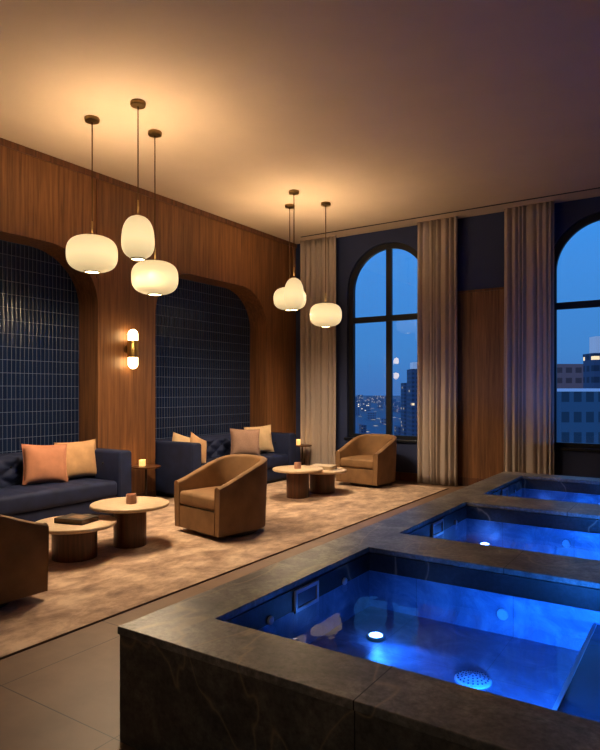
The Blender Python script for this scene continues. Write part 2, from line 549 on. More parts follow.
def fill_outline(to3, ol, d):
    bm = B()
    bm.faces.new([bm.verts.new(to3(p[0], p[1], d)) for p in ol])
    return bm

def arch_ring(to3, outer, inner, d0, d1):
    """closed frame between two matching outlines, from depth d0 to d1"""
    bm = B()
    n = len(outer)
    V = {}
    for k, ol in (('o', outer), ('i', inner)):
        for d in (0, 1):
            V[k, d] = [bm.verts.new(to3(p[0], p[1], d0 if d == 0 else d1)) for p in ol]
    for i in range(n):
        j = (i + 1) % n
        for a, b in ((('o', 0), ('i', 0)), (('i', 0), ('i', 1)), (('i', 1), ('o', 1)), (('o', 1), ('o', 0))):
            bm.faces.new((V[a][i], V[a][j], V[b][j], V[b][i]))
    return bm

def grid_solid(xs, ys, hole, z0, z1):
    bm = B(); cache = {}
    def v(i, j, k):
        if (i, j, k) not in cache:
            cache[i, j, k] = bm.verts.new((xs[i], ys[j], z1 if k else z0))
        return cache[i, j, k]
    nx, ny = len(xs) - 1, len(ys) - 1
    sol = lambda i, j: 0 <= i < nx and 0 <= j < ny and (i, j) not in hole
    for i in range(nx):
        for j in range(ny):
            if not sol(i, j): continue
            for k in (0, 1):
                bm.faces.new((v(i, j, k), v(i + 1, j, k), v(i + 1, j + 1, k), v(i, j + 1, k)))
            for (a, b, di, dj) in (((i, j), (i + 1, j), 0, -1), ((i, j + 1), (i + 1, j + 1), 0, 1), ((i, j), (i, j + 1), -1, 0), ((i + 1, j), (i + 1, j + 1), 1, 0)):
                if not sol(i + di, j + dj):
                    bm.faces.new((v(*a, 0), v(*b, 0), v(*b, 1), v(*a, 1)))
    return bm

# ------------------------------------------------------------------ the room shell
struct('floor', box(XL - 0.5, XR, YF, YB, -0.1, 0.0), M['floor'], smooth=False)
struct('ceiling', box(XL, XR, YF, YB, HC, HC + 0.1), M['plaster'], smooth=False)

NICHE_D = 0.39
n_half = 1.352
niche_c = (3.883, 7.59)
left3 = lambda s, z, d: (XL - d, s, z)
n_out = [arch_points(c, n_half, 2.66, 0.0, 0.74, 0.69, 18) for c in (0.18,) + niche_c]
wl = struct('wall_left', arch_wall(left3, YF, YB, 0.0, HC, n_out, NICHE_D), M['walnut'], angle=30)
def flatten(o, axis):
    for p in o.data.polygons:
        if abs(p.normal[axis]) > 0.99: p.use_smooth = False
flatten(wl, 0)
for ol in n_out:
    obj('tile_panel', fill_outline(left3, ol, NICHE_D - 0.001), M['tile'], wl, smooth=False)

back3 = lambda s, z, d: (s, YB + d, z)
WC = (-4.677, -1.187, 2.303)
WR = 0.80
w_out = [arch_points(c, WR, 3.375, 0.70, WR, WR, 24) for c in WC]
wb = struct('wall_back', arch_wall(back3, XL, XR, 0.0, HC, w_out, 0.24), M['navy_wall'], angle=30)
flatten(wb, 1)
struct('wall_right', box(XR, XR + 0.1, YF, YB, 0, HC), M['dark_wall'], smooth=False)
struct('wall_front', box(XL, XR, YF - 0.1, YF, 0, HC), M['dark_wall'], smooth=False)

# thin crown and batten trim on the wood wall
struct('trim_1', box(XL, XL + 0.03, YF, YB - 0.002, HC - 0.08, HC - 0.001, bev=0.006), M['walnut_trim'], smooth=False)
for i, y in enumerate((1.55, 2.52, 5.225, 6.245), 2):
    struct('trim_%d' % i, box(XL + 0.001, XL + 0.02, y - 0.022, y + 0.022, 0.12 if i != 9 else 0, HC - 0.08, bev=0.004) if False else box(XL + 0.0005, XL + 0.018, y - 0.02, y + 0.02, 3.02, HC - 0.08, bev=0.004), M['walnut_trim'], smooth=False)
for (a, b, n) in ((5.24, 6.235, 1), (8.945, YB - 0.01, 2)):
    struct('baseboard_left' if n == 1 else 'baseboard_left.001', box(XL + 0.0005, XL + 0.02, a, b, 0, 0.12, bev=0.004), M['walnut_trim'], smooth=False)
# wood wainscot panel between the windows
wp = struct('trim_6', box(-3.80, -2.07, YB - 0.03, YB - 0.0005, 0.14, 3.15), M['walnut'], smooth=False)
obj('cap_rail', box(-3.80, -2.07, YB - 0.045, YB - 0.0005, 3.15, 3.19, bev=0.005), M['walnut_trim'], wp, smooth=False)
struct('baseboard_back', box(XL + 0.03, XR, YB - 0.034, YB - 0.0005, 0.0, 0.14), M['walnut_trim'], smooth=False)

# windows
for i, c in enumerate(WC, 1):
    d0, d1 = 0.06, 0.13
    o1 = arch_points(c, WR - 0.001, 3.375, 0.701, WR - 0.001, WR - 0.001, 24)
    g = 0.70
    i1 = arch_points(c, g, 3.375, 0.77, g, g, 24)
    fr = struct('window_%d' % i, arch_ring(back3, o1, i1, d0, d1), M['frame'], angle=30)
    obj('mullion', box(c - 0.05, c + 0.05, YB + d0 + 0.004, YB + d1 - 0.004, 0.77, 3.375 + g), M['frame'], fr, smooth=False)
    obj('transom', box(c - g, c + g, YB + d0 - 0.006, YB + d1 - 0.004, 2.79, 2.89), M['frame'], fr, smooth=False)
    obj('pane', fill_outline(back3, i1, 0.10), M['glass'], fr, smooth=False)
    obj('window_sill', box(c - WR - 0.05, c + WR + 0.05, YB - 0.04, YB - 0.0005, 0.66, 0.70, bev=0.005), M['frame'], fr, smooth=False)

# black slot diffuser in the ceiling in front of the curtains
t = thing('linear_air_diffuser', 'long thin black slot running across the ceiling in front of the curtains', 'ceiling vent', (-0.9, 9.46, HC))
obj('slot', box(-5.32, 5.3, -0.02, 0.02, -0.004, 0.0), M['black'], t, smooth=False)

# ------------------------------------------------------------------ curtains
def curtain(x0, x1, folds, seed, label, splay=0.0):
    rr = random.Random(seed)
    bm = B()
    cx = (x0 + x1) / 2
    nu, nz = folds * 12, 26
    ph = [rr.uniform(-1.0, 1.0) for _ in range(folds + 1)]
    am = [rr.uniform(0.5, 1.4) for _ in range(folds + 1)]
    rows = []
    H = HC - 0.012
    for k in range(nz + 1):
        z = 0.012 + (H - 0.012) * k / nz
        f = k / nz
        row = []
        for i in range(nu + 1):
            s = i / nu
            q = (s + 0.035 * math.sin(2 * PI * s * 1.7 + seed) + 0.02 * math.sin(2 * PI * s * 3.1 + 2 * seed)) * folds
            q = min(max(q, 0.0), folds - 1e-4); a = int(min(q, folds - 1)); fr_ = q - a
            p = ph[a] * (1 - fr_) + ph[a + 1] * fr_
            A = am[a] * (1 - fr_) + am[a + 1] * fr_
            amp = 0.05 * A * (0.72 + 0.28 * (1 - f)) 
            th = 2 * PI * q + p * (1.2 - 0.9 * f)
            x = (s - 0.5) * (x1 - x0) * (1 + splay * (1 - f)) + 0.004 * math.sin(th)
            y = -amp * 1.5 * (abs(math.sin(th / 2)) ** 0.55 - 0.6) + 0.012 * math.sin(0.9 * z + seed + s * 5) * (1 - f)
            row.append(bm.verts.new((x, y, z)))
        rows.append(row)
    for a, b in zip(rows, rows[1:]):
        for i in range(nu):
            bm.faces.new((a[i], a[i + 1], b[i + 1], b[i]))
    t = thing('curtain', label, 'curtain', (cx, 9.70, 0), group='floor length curtains')
    o = obj('drape', bm, M['curtain'], t, angle=80)
    md = o.modifiers.new('thick', 'SOLIDIFY'); md.thickness = 0.006
    obj('curtain_track', box((x0 - cx), (x1 - cx), -0.02, 0.02, HC - 0.012, HC - 0.001), M['plaster'], t, smooth=False)

curtain(-6.385, -5.60, 8, 1, 'taupe full length curtain in the corner beside the wood wall')
curtain(-4.03, -3.34, 8, 2, 'taupe full length curtain between the arched window and the wood panel')
curtain(-2.60, -1.87, 8, 3, 'taupe full length curtain rising behind the far pool, right of wood panel')

# ------------------------------------------------------------------ raised stone pools
PX0, PX1 = -2.168, 1.85
IX0, IX1 = -1.868, 1.55
PY = [1.82, 2.13, 3.667, 4.155, 5.66, 6.203, 7.777, 8.09]
CZ, WZ, FZ = 0.51, 0.355, 0.12
t = thing('pool_surround', 'raised dark stone surround with wide coping holding three square pools', 'pool surround', (PX0, PY[0], 0))
def loc_bm(bm, off):
    bmesh.ops.translate(bm, verts=bm.verts, vec=off); return bm
off = (-PX0, -PY[0], 0)
holes = {(1, 1), (1, 3), (1, 5)}
cp = obj('coping', loc_bm(grid_solid([PX0, IX0, IX1, PX1], PY, holes, CZ - 0.035, CZ), off), M['coping'], t, smooth=False)
bv = cp.modifiers.new('bevel', 'BEVEL'); bv.width = 0.004; bv.segments = 2; bv.limit_method = 'ANGLE'
e = 0.008
for nm, b in (('front_panel', (PX0 + e, PX1 - e, PY[0] + e, PY[0] + 0.05)), ('end_panel', (PX0 + e, PX1 - e, PY[-1] - 0.05, PY[-1] - e)),
              ('side_panel', (PX0 + e, PX0 + 0.05, PY[0] + 0.05, PY[-1] - 0.05)), ('side_panel', (PX1 - 0.05, PX1 - e, PY[0] + 0.05, PY[-1] - 0.05))):
    obj(nm, loc_bm(box(b[0], b[1], b[2], b[3], 0.0, CZ - 0.035), off), M['cladding'], t, smooth=False)

def disc_on(axis, c, r, th=0.012, bulge=0.004, seg=24):
    """low round fitting on a wall or floor facing `axis`"""
    bm = lathe([(r, 0), (r, th * 0.6), (r * 0.92, th), (r * 0.5, th + bulge * 0.6), (0, th + bulge)], seg)
    q = Vector((0, 0, 1)).rotation_difference(Vector(axis))
    bmesh.ops.rotate(bm, verts=bm.verts, cent=(0, 0, 0), matrix=q.to_matrix())
    bmesh.ops.translate(bm, verts=bm.verts, vec=c)
    return bm

POOL = [
    dict(label='nearest raised pool, its blue water lit by a bright lamp and round floor drain', lamp=(-1.585, 3.20, FZ), drain=(-0.955, 3.0), aim=(0.8, -0.30)),
    dict(label='middle pool of glowing blue water, second from the front', lamp=(-1.655, 5.54, FZ + 0.03), drain=(-0.9, 4.9), aim=(0.8, -0.12)),
    dict(label='farthest pool of glowing blue water, close to the curtains', lamp=(-1.62, 7.62, FZ + 0.03), drain=(-0.9, 7.0), aim=(0.8, -0.12)),
]
def pool(k, y0, y1, P):
    cx, cy = (IX0 + IX1) / 2, (y0 + y1) / 2
    t = thing('plunge_pool', P['label'], 'pool', (cx, cy, 0), group='plunge pools in the stone surround')
    ox = (-cx, -cy, 0)
    w = 0.03
    bm = B()
    add_box(bm, IX0 - w, IX1 + w, y0 - w, y1 + w, FZ - 0.04, FZ)
    for a in ((IX0 - w, IX0 + 0.004, y0 - w, y1 + w), (IX1 - 0.004, IX1 + w, y0 - w, y1 + w), (IX0, IX1, y0 - w, y0 + 0.004), (IX0, IX1, y1 - 0.004, y1 + w)):
        add_box(bm, *a, FZ - 0.01, CZ - 0.036)
    obj('basin', loc_bm(bm, ox), M['basin'], t, smooth=False)
    # dark stone lining above the waterline
    bm = B(); q = 0.008; zl, zh = WZ + 0.004, CZ - 0.0355
    for a in ((IX0, IX0 + q, y0, y1), (IX1 - q, IX1, y0, y1), (IX0 + q, IX1 - q, y0, y0 + q), (IX0 + q, IX1 - q, y1 - q, y1)):
        add_box(bm, *a, zl, zh)
    obj('stone_lining', loc_bm(bm, ox), M['lining'], t, smooth=False)
    bx = -0.50
    be = obj('bench', loc_bm(box(bx, IX1 - 0.004, y0 + 0.004, y1 - 0.004, FZ, 0.285), ox), M['bench'], t, smooth=False)
    obj('nosing', loc_bm(box(bx - 0.004, bx + 0.014, y0 + 0.004, y1 - 0.004, 0.285, 0.292), ox), M['nosing'], be, smooth=False)
    obj('water', loc_bm(box(IX0 + 0.0045, IX1 - 0.0045, y0 + 0.0045, y1 - 0.0045, WZ - 0.0, WZ + 0.0) if False else fill_outline(lambda s, z, d: (s, z, d), [(IX0 + 0.0045, y0 + 0.0045), (IX1 - 0.0045, y0 + 0.0045), (IX1 - 0.0045, y1 - 0.0045), (IX0 + 0.0045, y1 - 0.0045)], WZ), ox), M['water'], t, smooth=False)
    # skimmer: white frame with a dark mouth straddling the waterline on the left wall
    sy = y0 + 0.62 + (0.12 if k else 0.13)
    x = IX0 + 0.0085
    bm = B()
    for a in ((sy - 0.12, sy + 0.12, 0.445, 0.465), (sy - 0.12, sy + 0.12, 0.345, 0.365), (sy - 0.12, sy - 0.10, 0.365, 0.445), (sy + 0.10, sy + 0.12, 0.365, 0.445)):
        add_box(bm, x, x + 0.012, *a)
    sk = obj('skimmer', loc_bm(bm, ox), M['fitting'], t, smooth=False)
    obj('skimmer_flap', loc_bm(box(x, x + 0.005, sy - 0.10, sy + 0.10, 0.365, 0.445), ox), M['fitting_dark'], sk, smooth=False)
    for jy in (y0 + 0.41, y0 + 1.185):
        obj('jet', loc_bm(disc_on((1, 0, 0), (x, jy, 0.376), 0.022), ox), M['fitting'], t)
    for jx in (-0.99, 0.6):
        obj('jet', loc_bm(disc_on((0, -1, 0), (jx, y1 - 0.004, 0.24), 0.034), ox), M['fitting'], t)
    dx, dy = P['drain']
    dr = obj('drain', loc_bm(disc_on((0, 0, 1), (dx, dy, FZ), 0.09, 0.012, 0.02), ox), M['fitting'], t)
    bm = B()
    for q in range(4):
        for a in range(5 + 5 * q):
            th = 2 * PI * a / (5 + 5 * q); r = 0.016 + 0.019 * q
            zz = FZ + 0.0125 + 0.02 * (1 - (r / 0.09) ** 1.3)
            add_box(bm, dx + r * math.cos(th) - 0.0035, dx + r * math.cos(th) + 0.0035, dy + r * math.sin(th) - 0.0035, dy + r * math.sin(th) + 0.0035, zz - 0.004, zz + 0.0015)
    obj('grate_holes', loc_bm(bm, ox), M['fitting_dark'], dr, smooth=False)
    lx, ly, lz = P['lamp']
    ax = Vector((P['aim'][0], P['aim'][1], 0.9)).normalized()
    hs = obj('pool_lamp', loc_bm(lathe([(0.05, -0.0), (0.055, 0.012), (0.05, 0.02), (0.042, 0.022), (0.042, 0.01), (0, 0.01)], 24, (lx, ly, lz)), ox), M['steel'], t)
    bm = lathe([(0.04, 0.0), (0.036, 0.014), (0.02, 0.022), (0, 0.025)], 24)
    bmesh.ops.translate(bm, verts=bm.verts, vec=(lx, ly, lz + 0.008))
    obj('lens', loc_bm(bm, ox), M['pool_lens'], hs)
    if lz > FZ + 0.01:
        obj('lamp_pedestal', loc_bm(lathe([(0.06, 0), (0.05, lz - FZ)], 20, (lx, ly, FZ)), ox), M['fitting_dark'], t)
    return t
pools = [pool(k, PY[1 + 2 * k], PY[2 + 2 * k], P) for k, P in enumerate(POOL)]

# ------------------------------------------------------------------ rug
RX0, RX1, RY0, RY1 = -6.42, -3.39, -0.6, 9.42
rg = thing('rug', 'huge mottled beige rug under the whole seating area', 'rug', ((RX0 + RX1) / 2, (RY0 + RY1) / 2, 0))
hx, hy = (RX1 - RX0) / 2, (RY1 - RY0) / 2
obj('pile', box(-hx + 0.008, hx - 0.008, -hy + 0.008, hy - 0.008, 0.0, RUGZ), M['rug'], rg, smooth=False)
bm = B()
for a in ((-hx, -hx + 0.008, -hy, hy), (hx - 0.008, hx, -hy, hy), (-hx + 0.008, hx - 0.008, -hy, -hy + 0.008), (-hx + 0.008, hx - 0.008, hy - 0.008, hy)):
    add_box(bm, *a, 0.0, RUGZ - 0.002)
obj('binding', bm, M['rug_edge'], rg, smooth=False)

# ------------------------------------------------------------------ sofas (built facing -Y)
def sofa(label, loc, rz, Ls=2.44):
    t = thing('sofa', label, 'sofa', loc, rz, 'navy tufted sofas in the wall niches')
    D, H, A = 0.98, 0.80, 0.20
    y0, y1 = -D / 2, D / 2
    obj('plinth', box(-Ls / 2 + 0.06, Ls / 2 - 0.06, y0 + 0.08, y1 - 0.05, 0, 0.05), M['navy_dark'], t, smooth=False)
    obj('base', box(-Ls / 2 + A + 0.001, Ls / 2 - A - 0.001, y0 + 0.035, y1 - 0.22, 0.05, 0.255, bev=0.015), M['navy_velvet'], t)
    for s in (-1, 1):
        xa, xb = (-Ls / 2, -Ls / 2 + A) if s < 0 else (Ls / 2 - A, Ls / 2)
        bm = box(xa, xb, y0, y1, 0.05, H, bev=0.035, seg=4)
        ar = obj('arm', bm, M['navy_velvet'], t)
        xi = xb if s < 0 else xa
        for yy in (-0.18, 0.10):
            bb = disc_on((-s, 0, 0), (xi, yy, 0.64), 0.016, 0.006, 0.006, 12)
            obj('button', bb, M['navy_dark'], ar)
        # upright piping on the arm front
        ins = 0.02
        pts = [(xa + ins, y0 + 0.004, 0.07), (xa + ins, y0 + 0.004, H - ins - 0.01), (xa + ins + 0.012, y0 + 0.004, H - ins), (xb - ins - 0.012, y0 + 0.004, H - ins), (xb - ins, y0 + 0.004, H - ins - 0.01), (xb - ins, y0 + 0.004, 0.07)]
        obj('piping', add_tube(B(), pts, 0.005, 6), M['navy_velvet'], ar)
    # back: rounded slab with a diamond-tufted front
    bm = box(-Ls / 2 + A + 0.001, Ls / 2 - A - 0.001, y1 - 0.2, y1, 0.05, H, bev=0.035, seg=4)
    a = Ls / 2 - A - 0.004
    dx, dz = 0.30, 0.20
    nx, nz = 96, 20
    zlo, zhi = 0.40, H - 0.02
    rows = []
    yb = y1 - 0.195
    for k in range(nz + 1):
        z = zlo + (zhi - zlo) * k / nz
        row = []
        for i in range(nx + 1):
            x = -a + 2 * a * i / nx
            p = x / dx + (z - 0.56) / dz; q = x / dx - (z - 0.56) / dz
            cr = min(abs(p - round(p)), abs(q - round(q))) * 2
            pf = 0.055 + 0.045 * min(1, cr * 1.6) ** 0.6
            edge = min(1, (x + a) / 0.05, (a - x) / 0.05, (zhi - z) / 0.05 + 0.0)
            row.append(bm.verts.new((x, yb - pf * max(0, edge) ** 0.5, z)))
        rows.append(row)
    for r0, r1 in zip(rows, rows[1:]):
        for i in range(nx):
            bm.faces.new((r0[i], r0[i + 1], r1[i + 1], r1[i]))
    bk = obj('backrest', bm, M['navy_velvet'], t, angle=60)
    n = int(a / dx)
    for zi, offx in ((0.56, 0.0), (0.66, 0.5)):
        for k in range(-n - 1, n + 1):
            x = (k + offx) * dx
            if abs(x) < a - 0.06:
                obj('button', disc_on((0, -1, 0), (x, yb - 0.058, zi), 0.018, 0.006, 0.008, 12), M['navy_dark'], bk)
    # one long seat cushion, gently pleated
    bm = box(-a + 0.006, a - 0.006, y0 + 0.005, y1 - 0.29, 0.256, 0.45, bev=0.05, seg=4)
    bmesh.ops.subdivide_edges(bm, edges=[e for e in bm.edges if abs(e.verts[0].co.x - e.verts[1].co.x) > 1.0], cuts=48)
    for v in bm.verts:
        v.co.z += (0.012 * math.cos(v.co.x / a * PI / 2) - 0.006 * (abs(math.sin(v.co.x * PI / 0.30)) < 0.25) ) if v.co.z > 0.35 else 0
        if v.co.y < y0 + 0.06:
            v.co.y += 0.006 * (abs(math.sin(v.co.x * PI / 0.30)) < 0.2)
    obj('seat_cushion', bm, M['navy_velvet'], t)
    return t
SX = -6.955 + 0.49
sofa('navy velvet sofa in the left niche, holding dusty pink and tan cushions', (SX + 0.03, 3.92, RUGZ), PI / 2, 2.62)
sofa('navy velvet sofa in the far niche, holding mauve and cream cushions', (SX, 7.64, RUGZ), PI / 2, 2.62)

# ------------------------------------------------------------------ cushions
def cushion(label, mat, loc, rz, tilt, size=0.5, high=0.45, thick=0.075, roll=0.0, group='scatter cushions on the sofas', seed=0):
    rr = random.Random(seed + 50)
    n = 18; a = size / 2; b = high / 2
    t = thing('cushion', label, 'cushion', loc, group=group)
    m = Matrix.Rotation(rz, 4, 'Z') @ Matrix.Rotation(tilt, 4, 'X') @ Matrix.Rotation(roll, 4, 'Y')
    t.rotation_euler = m.to_euler()
    bm = B()
    k1, k2 = rr.uniform(5, 8), rr.uniform(0, 6)
    def shape(u, v, s):
        x = a * u * (1 - 0.08 * (1 - v * v) * abs(u)); z = b * v * (1 - 0.08 * (1 - u * u) * abs(v))
        th = thick * (max(0, (1 - abs(u) ** 3) * (1 - abs(v) ** 3))) ** 0.55
        th *= 1 + 0.05 * math.sin(k1 * u + k2 + 3 * v)
        return (x, s * th, z + b * 0.98)
    gridv = {}
    for s in (-1, 1):
        for i in range(n + 1):
            for j in range(n + 1):
                if s > 0 and (i in (0, n) or j in (0, n)):
                    gridv[s, i, j] = gridv[-1, i, j]; continue
                gridv[s, i, j] = bm.verts.new(shape(-1 + 2 * i / n, -1 + 2 * j / n, s))
    for s in (-1, 1):
        for i in range(n):
            for j in range(n):
                bm.faces.new((gridv[s, i, j], gridv[s, i + 1, j], gridv[s, i + 1, j + 1], gridv[s, i, j + 1]))
    obj('cushion_cover', bm, mat, t, angle=80)
    rim = [(i, 0) for i in range(n)] + [(n, j) for j in range(n)] + [(n - i, n) for i in range(n)] + [(0, n - j) for j in range(n)]
    pts = [shape(-1 + 2 * i / n, -1 + 2 * j / n, 0) for i, j in rim]
    obj('piping', add_tube(B(), pts, 0.004, 6, True), mat, t)
    return t
SZ = 0.475
cushion('dusty pink square cushion leaning on the left sofa back', M['terracotta'], (-6.39, 4.33, SZ), PI / 2 - 0.22, -0.24, 0.53, 0.47, 0.08, 0.06, seed=1)
cushion('tan square cushion behind the dusty pink one, on left sofa', M['tan'], (-6.44, 4.83, SZ), PI / 2 - 0.20, -0.20, 0.54, 0.47, 0.075, -0.03, seed=2)
cushion('mauve square cushion on the far sofa, in front of a cream one', M['mauve'], (-6.34, 7.98, SZ), PI / 2 - 0.55, -0.20, 0.53, 0.46, 0.08, 0.05, seed=3)
cushion('cream square cushion behind the mauve one, on the far sofa', M['cream'], (-6.42, 8.50, SZ), PI / 2 - 0.45, -0.16, 0.53, 0.48, 0.07, -0.05, seed=4)
cushion('pale cushion slumped on far sofa near arm, left of its companion', M['cream'], (-6.52, 6.66, SZ), PI / 2 - 0.45, -0.10, 0.46, 0.42, 0.065, 0.30, seed=5)
cushion('tan cushion leaning on near arm of far sofa, closest to its front', M['tan'], (-6.24, 6.72, SZ), PI / 2 + 0.25, -0.16, 0.46, 0.43, 0.065, 0.38, seed=6)

# ------------------------------------------------------------------ tub armchairs (built facing -Y)
def armchair(label, loc, rz):
    t = thing('armchair', label, 'armchair', loc, rz, 'brown velvet tub armchairs')
    W, D, TH = 0.81, 0.84, 0.08
    hw = W / 2
    yf, yb = -D / 2, D / 2
    r = hw
    # centreline of the U: straight arms, then a flattened half-circle behind
    path = []
    ns = 16; nc = 40
    ystart = 0.02
    for i in range(ns):
        path.append((hw, yf + (ystart - yf) * i / ns))
    for i in range(nc + 1):
        a = PI * i / nc
        cx = abs(math.cos(a)) ** 0.86 * (1 if math.cos(a) >= 0 else -1)
        path.append((hw * cx, ystart + (yb - ystart) * math.sin(a) ** 0.86))
    for i in range(ns):
        path.append((-hw, ystart + (yf - ystart) * (i + 1) / ns))
    P2 = [Vector(p) for p in path]
    n = len(P2)
    z0 = 0.055
    def top(y):
        f = (y - yf) / D
        f = max(0, min(1, f))
        return 0.562 + 0.25 * (0.6 * math.sin(f * PI / 2) + 0.4 * f * f * (3 - 2 * f))
    bm = B(); rings = []
    tops_o, tops_i, bots = [], [], []
    for i, p in enumerate(P2):
        tg = (P2[min(i + 1, n - 1)] - P2[max(i - 1, 0)]).normalized()
        nr = Vector((tg.y, -tg.x))            # outward
        z1 = top(p.y)
        def at(o, z):
            tp = (z - z0) / (z1 - z0)
            q = p - nr * o
            sc = 0.955 + 0.045 * min(1, tp * 1.4)
            return bm.verts.new((q.x * sc, q.y * (sc if q.y > 0 else 1.0), z))
        rr = TH / 2
        ring = [at(0, z0), at(0, z0 + (z1 - z0) * 0.35), at(0, z0 + (z1 - z0) * 0.7), at(0, z1 - rr)]
        for k in range(1, 8):
            a = PI * k / 8
            ring.append(at(rr - rr * math.cos(a), z1 - rr + rr * 0.8 * math.sin(a)))
        ring += [at(TH, z1 - rr), at(TH, z0 + (z1 - z0) * 0.5), at(TH, z0)]
        rings.append(ring)
        tops_o.append(ring[4].co.copy()); tops_i.append(ring[10].co.copy())
    m = len(rings[0])
    for a, b in zip(rings, rings[1:]):
        for k in range(m):
            j = (k + 1) % m
            bm.faces.new((a[k], a[j], b[j], b[k]))
    bm.faces.new(rings[0]); bm.faces.new(rings[-1])
    fr_pts = [[v.co.copy() for v in rings[0]], [v.co.copy() for v in rings[-1]]]
    sh = obj('tub_shell', bm, M['brown_velvet'], t, angle=50)
    obj('piping', add_tube(B(), [c + Vector((0, 0, 0.002)) for c in tops_o], 0.005, 6), M['brown_piping'], sh)
    for fp in fr_pts:
        obj('piping', add_tube(B(), [c + Vector((0, -0.002, 0)) for c in fp], 0.005, 6), M['brown_piping'], sh)
    # front panel and seat cushion fill the inside of the U
    def inner(ins, zlo, zhi, yfront, bev):
        pts = []
        for i, p in enumerate(P2):
            tg = (P2[min(i + 1, n - 1)] - P2[max(i - 1, 0)]).normalized()
            nr = Vector((tg.y, -tg.x))
            q = p - nr * ins
            pts.append((q.x * 0.97, max(q.y * (0.97 if q.y > 0 else 1), yfront)))
        out = []
        for q in pts:
            if not out or (Vector(q) - Vector(out[-1])).length > 0.012: out.append(q)
        b2 = B()
        lo = [b2.verts.new((x, y, zlo)) for x, y in out]; hi = [b2.verts.new((x, y, zhi)) for x, y in out]
        k = len(out)
        for i in range(k):
            j = (i + 1) % k
            b2.faces.new((lo[i], lo[j], hi[j], hi[i]))
        f1 = b2.faces.new(hi); f0 = b2.faces.new(lo)
        if bev:
            es = list(f1.edges) + list(f0.edges)
            bmesh.ops.bevel(b2, geom=es, offset=bev, segments=4, profile=0.5, affect='EDGES')
        return b2
    obj('front_panel', inner(TH + 0.002, 0.056, 0.29, yf + 0.004, 0), M['brown_velvet'], t)
    cu = obj('seat_cushion', inner(TH + 0.006, 0.30, 0.445, yf - 0.012, 0.035), M['brown_velvet'], t)
    obj('seam', inner(TH + 0.008, 0.291, 0.299, yf + 0.016, 0), M['side_wood'], t)
    obj('swivel_base', lathe([(0.33, 0), (0.34, 0.01), (0.34, 0.045), (0.33, 0.054)], 40), M['side_wood'], t)
    return t
armchair('brown velvet tub armchair in the middle of the rug, before the far sofa', (-4.40, 5.22, RUGZ), -0.20)
armchair('brown velvet tub armchair beneath the arched window, beside two small tables', (-4.63, 9.14, RUGZ), -0.10)
armchair('brown velvet tub armchair seen from its side at the left edge of the rug', (-4.475, 2.36, RUGZ), PI - 0.04)

# ------------------------------------------------------------------ tables
def coffee_table(label, loc, rt, rb, h, seed):
    t = thing('coffee_table', label, 'coffee table', loc, group='round stone-topped coffee tables')
    th = 0.035
    obj('tabletop', lathe([(rt - 0.012, h - th), (rt - 0.002, h - th + 0.008), (rt, h - th + 0.018), (rt - 0.003, h - 0.004), (rt - 0.008, h), (0, h)], 64), M['travertine'], t)
    obj('drum_base', lathe([(rb, 0.0), (rb, h - th)], 48), M['base_wood'], t)
coffee_table('lower round stone-topped table bearing a dark book, near left sofa', (-4.875, 3.60, RUGZ), 0.375, 0.20, 0.325, 1)
coffee_table('taller round stone-topped table bearing a rose-brown votive, near left sofa', (-4.80, 4.19, RUGZ), 0.385, 0.16, 0.42, 2)
coffee_table('taller round stone-topped table with a small candle, near the window armchair', (-4.93, 7.42, RUGZ), 0.37, 0.165, 0.42, 3)
coffee_table('lower round stone-topped table with a pale book, near the window armchair', (-4.85, 7.97, RUGZ), 0.37, 0.19, 0.35, 4)

def side_table(label, loc, r, h):
    t = thing('side_table', label, 'side table', loc, group='round dark side tables')
    obj('tabletop', lathe([(r - 0.006, h - 0.022), (r, h - 0.018), (r, h - 0.004), (r - 0.004, h), (0, h)], 40), M['base_wood'], t)
    obj('stem', lathe([(0.016, 0.014), (0.016, h - 0.022)], 16), M['side_wood'], t)
    obj('foot', lathe([(r * 0.72, 0), (r * 0.72, 0.01), (r * 0.7, 0.014), (0, 0.014)], 40), M['side_wood'], t)
side_table('small round dark side table before the wood pillar, between the sofas', (-6.37, 5.84, RUGZ), 0.20, 0.515)
side_table('small round dark side table in the far corner by the curtain', (-6.16, 9.42, RUGZ), 0.175, 0.55)

def candle_glow(loc, energy):
    ld = bpy.data.lights.new('candle_glow', 'POINT'); ld.energy = energy; ld.color = (1.0, 0.55, 0.2); ld.shadow_soft_size = 0.01
    lo = bpy.data.objects.new('candle_glow', ld); COL.objects.link(lo); lo.location = loc

def lit_candle(label, loc, r=0.045, h=0.085):
    t = thing('candle', label, 'candle', loc, group='lit candles on side tables')
    obj('glass_cup', lathe([(r * 0.92, 0), (r, 0.006), (r, h), (r - 0.004, h), (r - 0.004, h * 0.72)], 24), M['cup_lit'], t)
    obj('wax', lathe([(r - 0.005, h * 0.70), (0, h * 0.70)], 24, cap=False), M['wax_lit'], t)
    obj('flame', lathe([(0.0, h * 0.7), (0.006, h * 0.78), (0.007, h * 0.86), (0.003, h * 0.98), (0, h * 1.04)], 12), M['flame'], t)
    candle_glow((loc[0], loc[1], loc[2] + h * 1.4), 1.2)
lit_candle('lit candle glowing on the side table before the wood pillar', (-6.40, 5.80, RUGZ + 0.515))
lit_candle('lit candle on the side table in the far corner', (-6.22, 9.38, RUGZ + 0.55), 0.04, 0.10)

